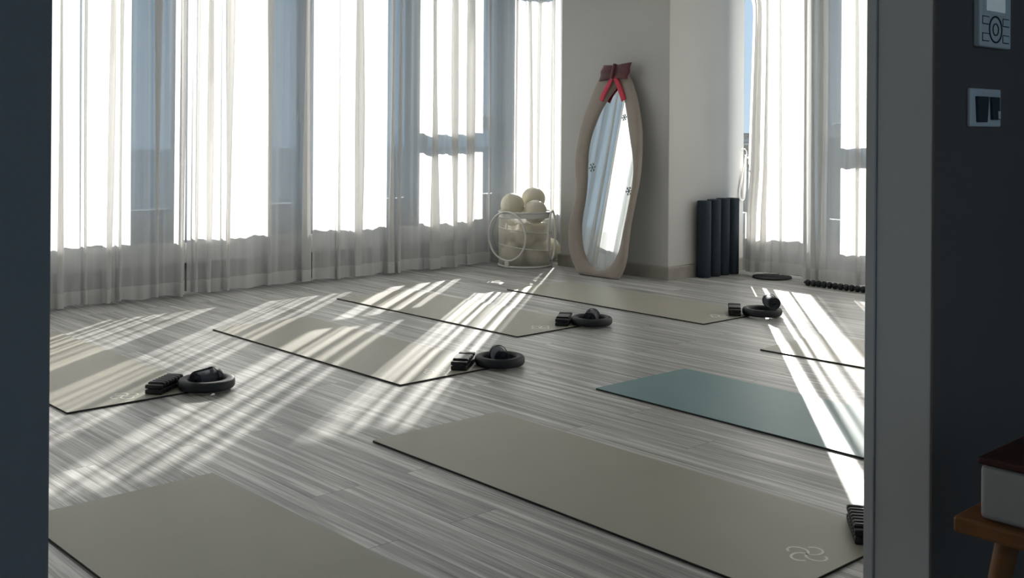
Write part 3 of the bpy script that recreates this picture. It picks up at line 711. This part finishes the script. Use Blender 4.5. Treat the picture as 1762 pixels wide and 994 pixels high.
# ------------------------------------------------------------------ hallway side: control panel, switch, stool with box
WX = -1.089
th = tag(empty('wall_controller', (WX, 2.487, 1.343)), 'grey wall controller with a small screen and round dial above the light switch', 'wall controller')
# local: y along wall, z up, x outwards
m = MB(); m.box(0, .017, -.081, .081, 0, .215, bev=.004); m.build('housing', M['steel'], th)
m = MB(); m.box(.0172, .0192, -.052, .044, .082, .185, bev=.0008); m.build('screen', M['screen'], th)
m = MB(); m.box(.0171, .0182, -.066, .060, .074, .195, bev=.0005); m.build('screen_bezel', M['rocker'] if False else M['steel'], th)
def oval(m, cy, cz, ry, rz_, wd, x0, x1, n=48):
    A = []; 
    for x, s in ((x0, 0), (x1, 0), (x1, wd), (x0, wd)): A.append([m.bm.verts.new((x, cy+(ry-s)*math.cos(2*PI*k/n), cz+(rz_-s)*math.sin(2*PI*k/n))) for k in range(n)])
    for i in range(4):
        for k in range(n): m.bm.faces.new((A[i][k], A[i][(k+1) % n], A[(i+1) % 4][(k+1) % n], A[(i+1) % 4][k]))
m = MB(); oval(m, -.004, .041, .034, .031, .0035, .0168, .0186); m.build('dial_ring', M['line'], th)
m = MB(); oval(m, -.004, .041, .0155, .0145, .0025, .0168, .0186); m.build('dial_center_ring', M['line'], th)
for y0, z0_ in ((-.070, .052), (.036, .052), (-.070, .014), (.036, .014)):
    bt = MB(); bt.box(.0168, .0190, y0, y0+.030, z0_, z0_+.015, bev=.001); q = bt.build('button', M['steel'], th)
    bt = MB(); bt.box(.0168, .0178, y0-.002, y0+.032, z0_-.002, z0_+.017); bt.build('button_outline', M['line'], q)
sw = tag(empty('light_switch', (WX, 2.456, 1.163)), 'double rocker light switch in a grey plate on the dark hallway wall', 'light switch')
m = MB(); m.box(0, .009, -.0785, .0785, 0, .086, bev=.003); m.build('plate', M['steel'], sw)
for y0, y1, z0_, tilt in ((-.056, .0, .010, .05), (.018, .060, .016, -.10)):
    m = MB(); vs = m.box(0, .009, y0, y1, z0_, .068, bev=.0015)
    for v in vs:   # keys narrow towards the foot, like the photographed pair
        k = (v.co.z - z0_)/(.068-z0_); cy_ = (y0+y1)/2; v.co.y = cy_ + (v.co.y-cy_)*(.78+.22*k) ; v.co.x = v.co.x + .0075 + tilt*(v.co.z-.04)*.4
    m.build('rocker', M['rocker'], sw)
m = MB(); m.box(.016, .0175, .046, .058, .018, .036, bev=.0006); m.build('indicator', M['steel'], sw)

sl = tag(empty('wooden_stool', (-0.66, 2.12, 0)), 'low orange-brown wooden stool under the white box in the hallway', 'stool')
m = MB(); m.box(-.245, .245, -.19, .19, .425, .455, bev=.006); m.build('seat', M['wood'], sl)
for sx in (-1, 1):
    for sy in (-1, 1):
        m = MB(); m.tube([(sx*.235, sy*.175, 0), (sx*.17, sy*.125, .424)], [.015, .021], 14); m.build('leg', M['wood'], sl, smooth=True, angle=50)
m = MB(); m.tube([(-.185, -.137, .20), (.185, -.137, .20)], .010, 10); m.tube([(-.185, .137, .20), (.185, .137, .20)], .010, 10); m.build('stretcher', M['wood'], sl, smooth=True)
bxo = tag(empty('storage_box', (-0.66, 2.10, .4555)), 'white storage box with a dark red-brown lid standing on the wooden stool', 'box')
m = MB(); m.box(-.205, .205, -.15, .15, 0, .098, bev=.010, seg=3); m.build('body', M['boxwhite'], bxo)
m = MB(); m.box(-.208, .208, -.153, .153, .0985, .112, bev=.004); m.build('lid', M['redwood'], bxo)
jr = tag(empty('ceramic_jar', (-0.615, 2.04, .5680)), 'small pale jar on the box lid at the right picture edge', 'jar')
m = MB(); m.lathe([(0, 0), (.028, 0), (.042, .014), (.047, .04), (.042, .066), (.026, .084), (.022, .09), (.027, .097), (.024, .097), (.019, .09), (.02, .02), (0, .01)], 36); m.build('vessel', M['boxwhite'], jr, smooth=True)
m = MB(); m.lathe([(0, .0975), (.029, .0975), (.029, .101), (.008, .106), (.010, .114), (0, .118)], 30); m.build('jar_lid', M['boxwhite'], jr, smooth=True, angle=40)
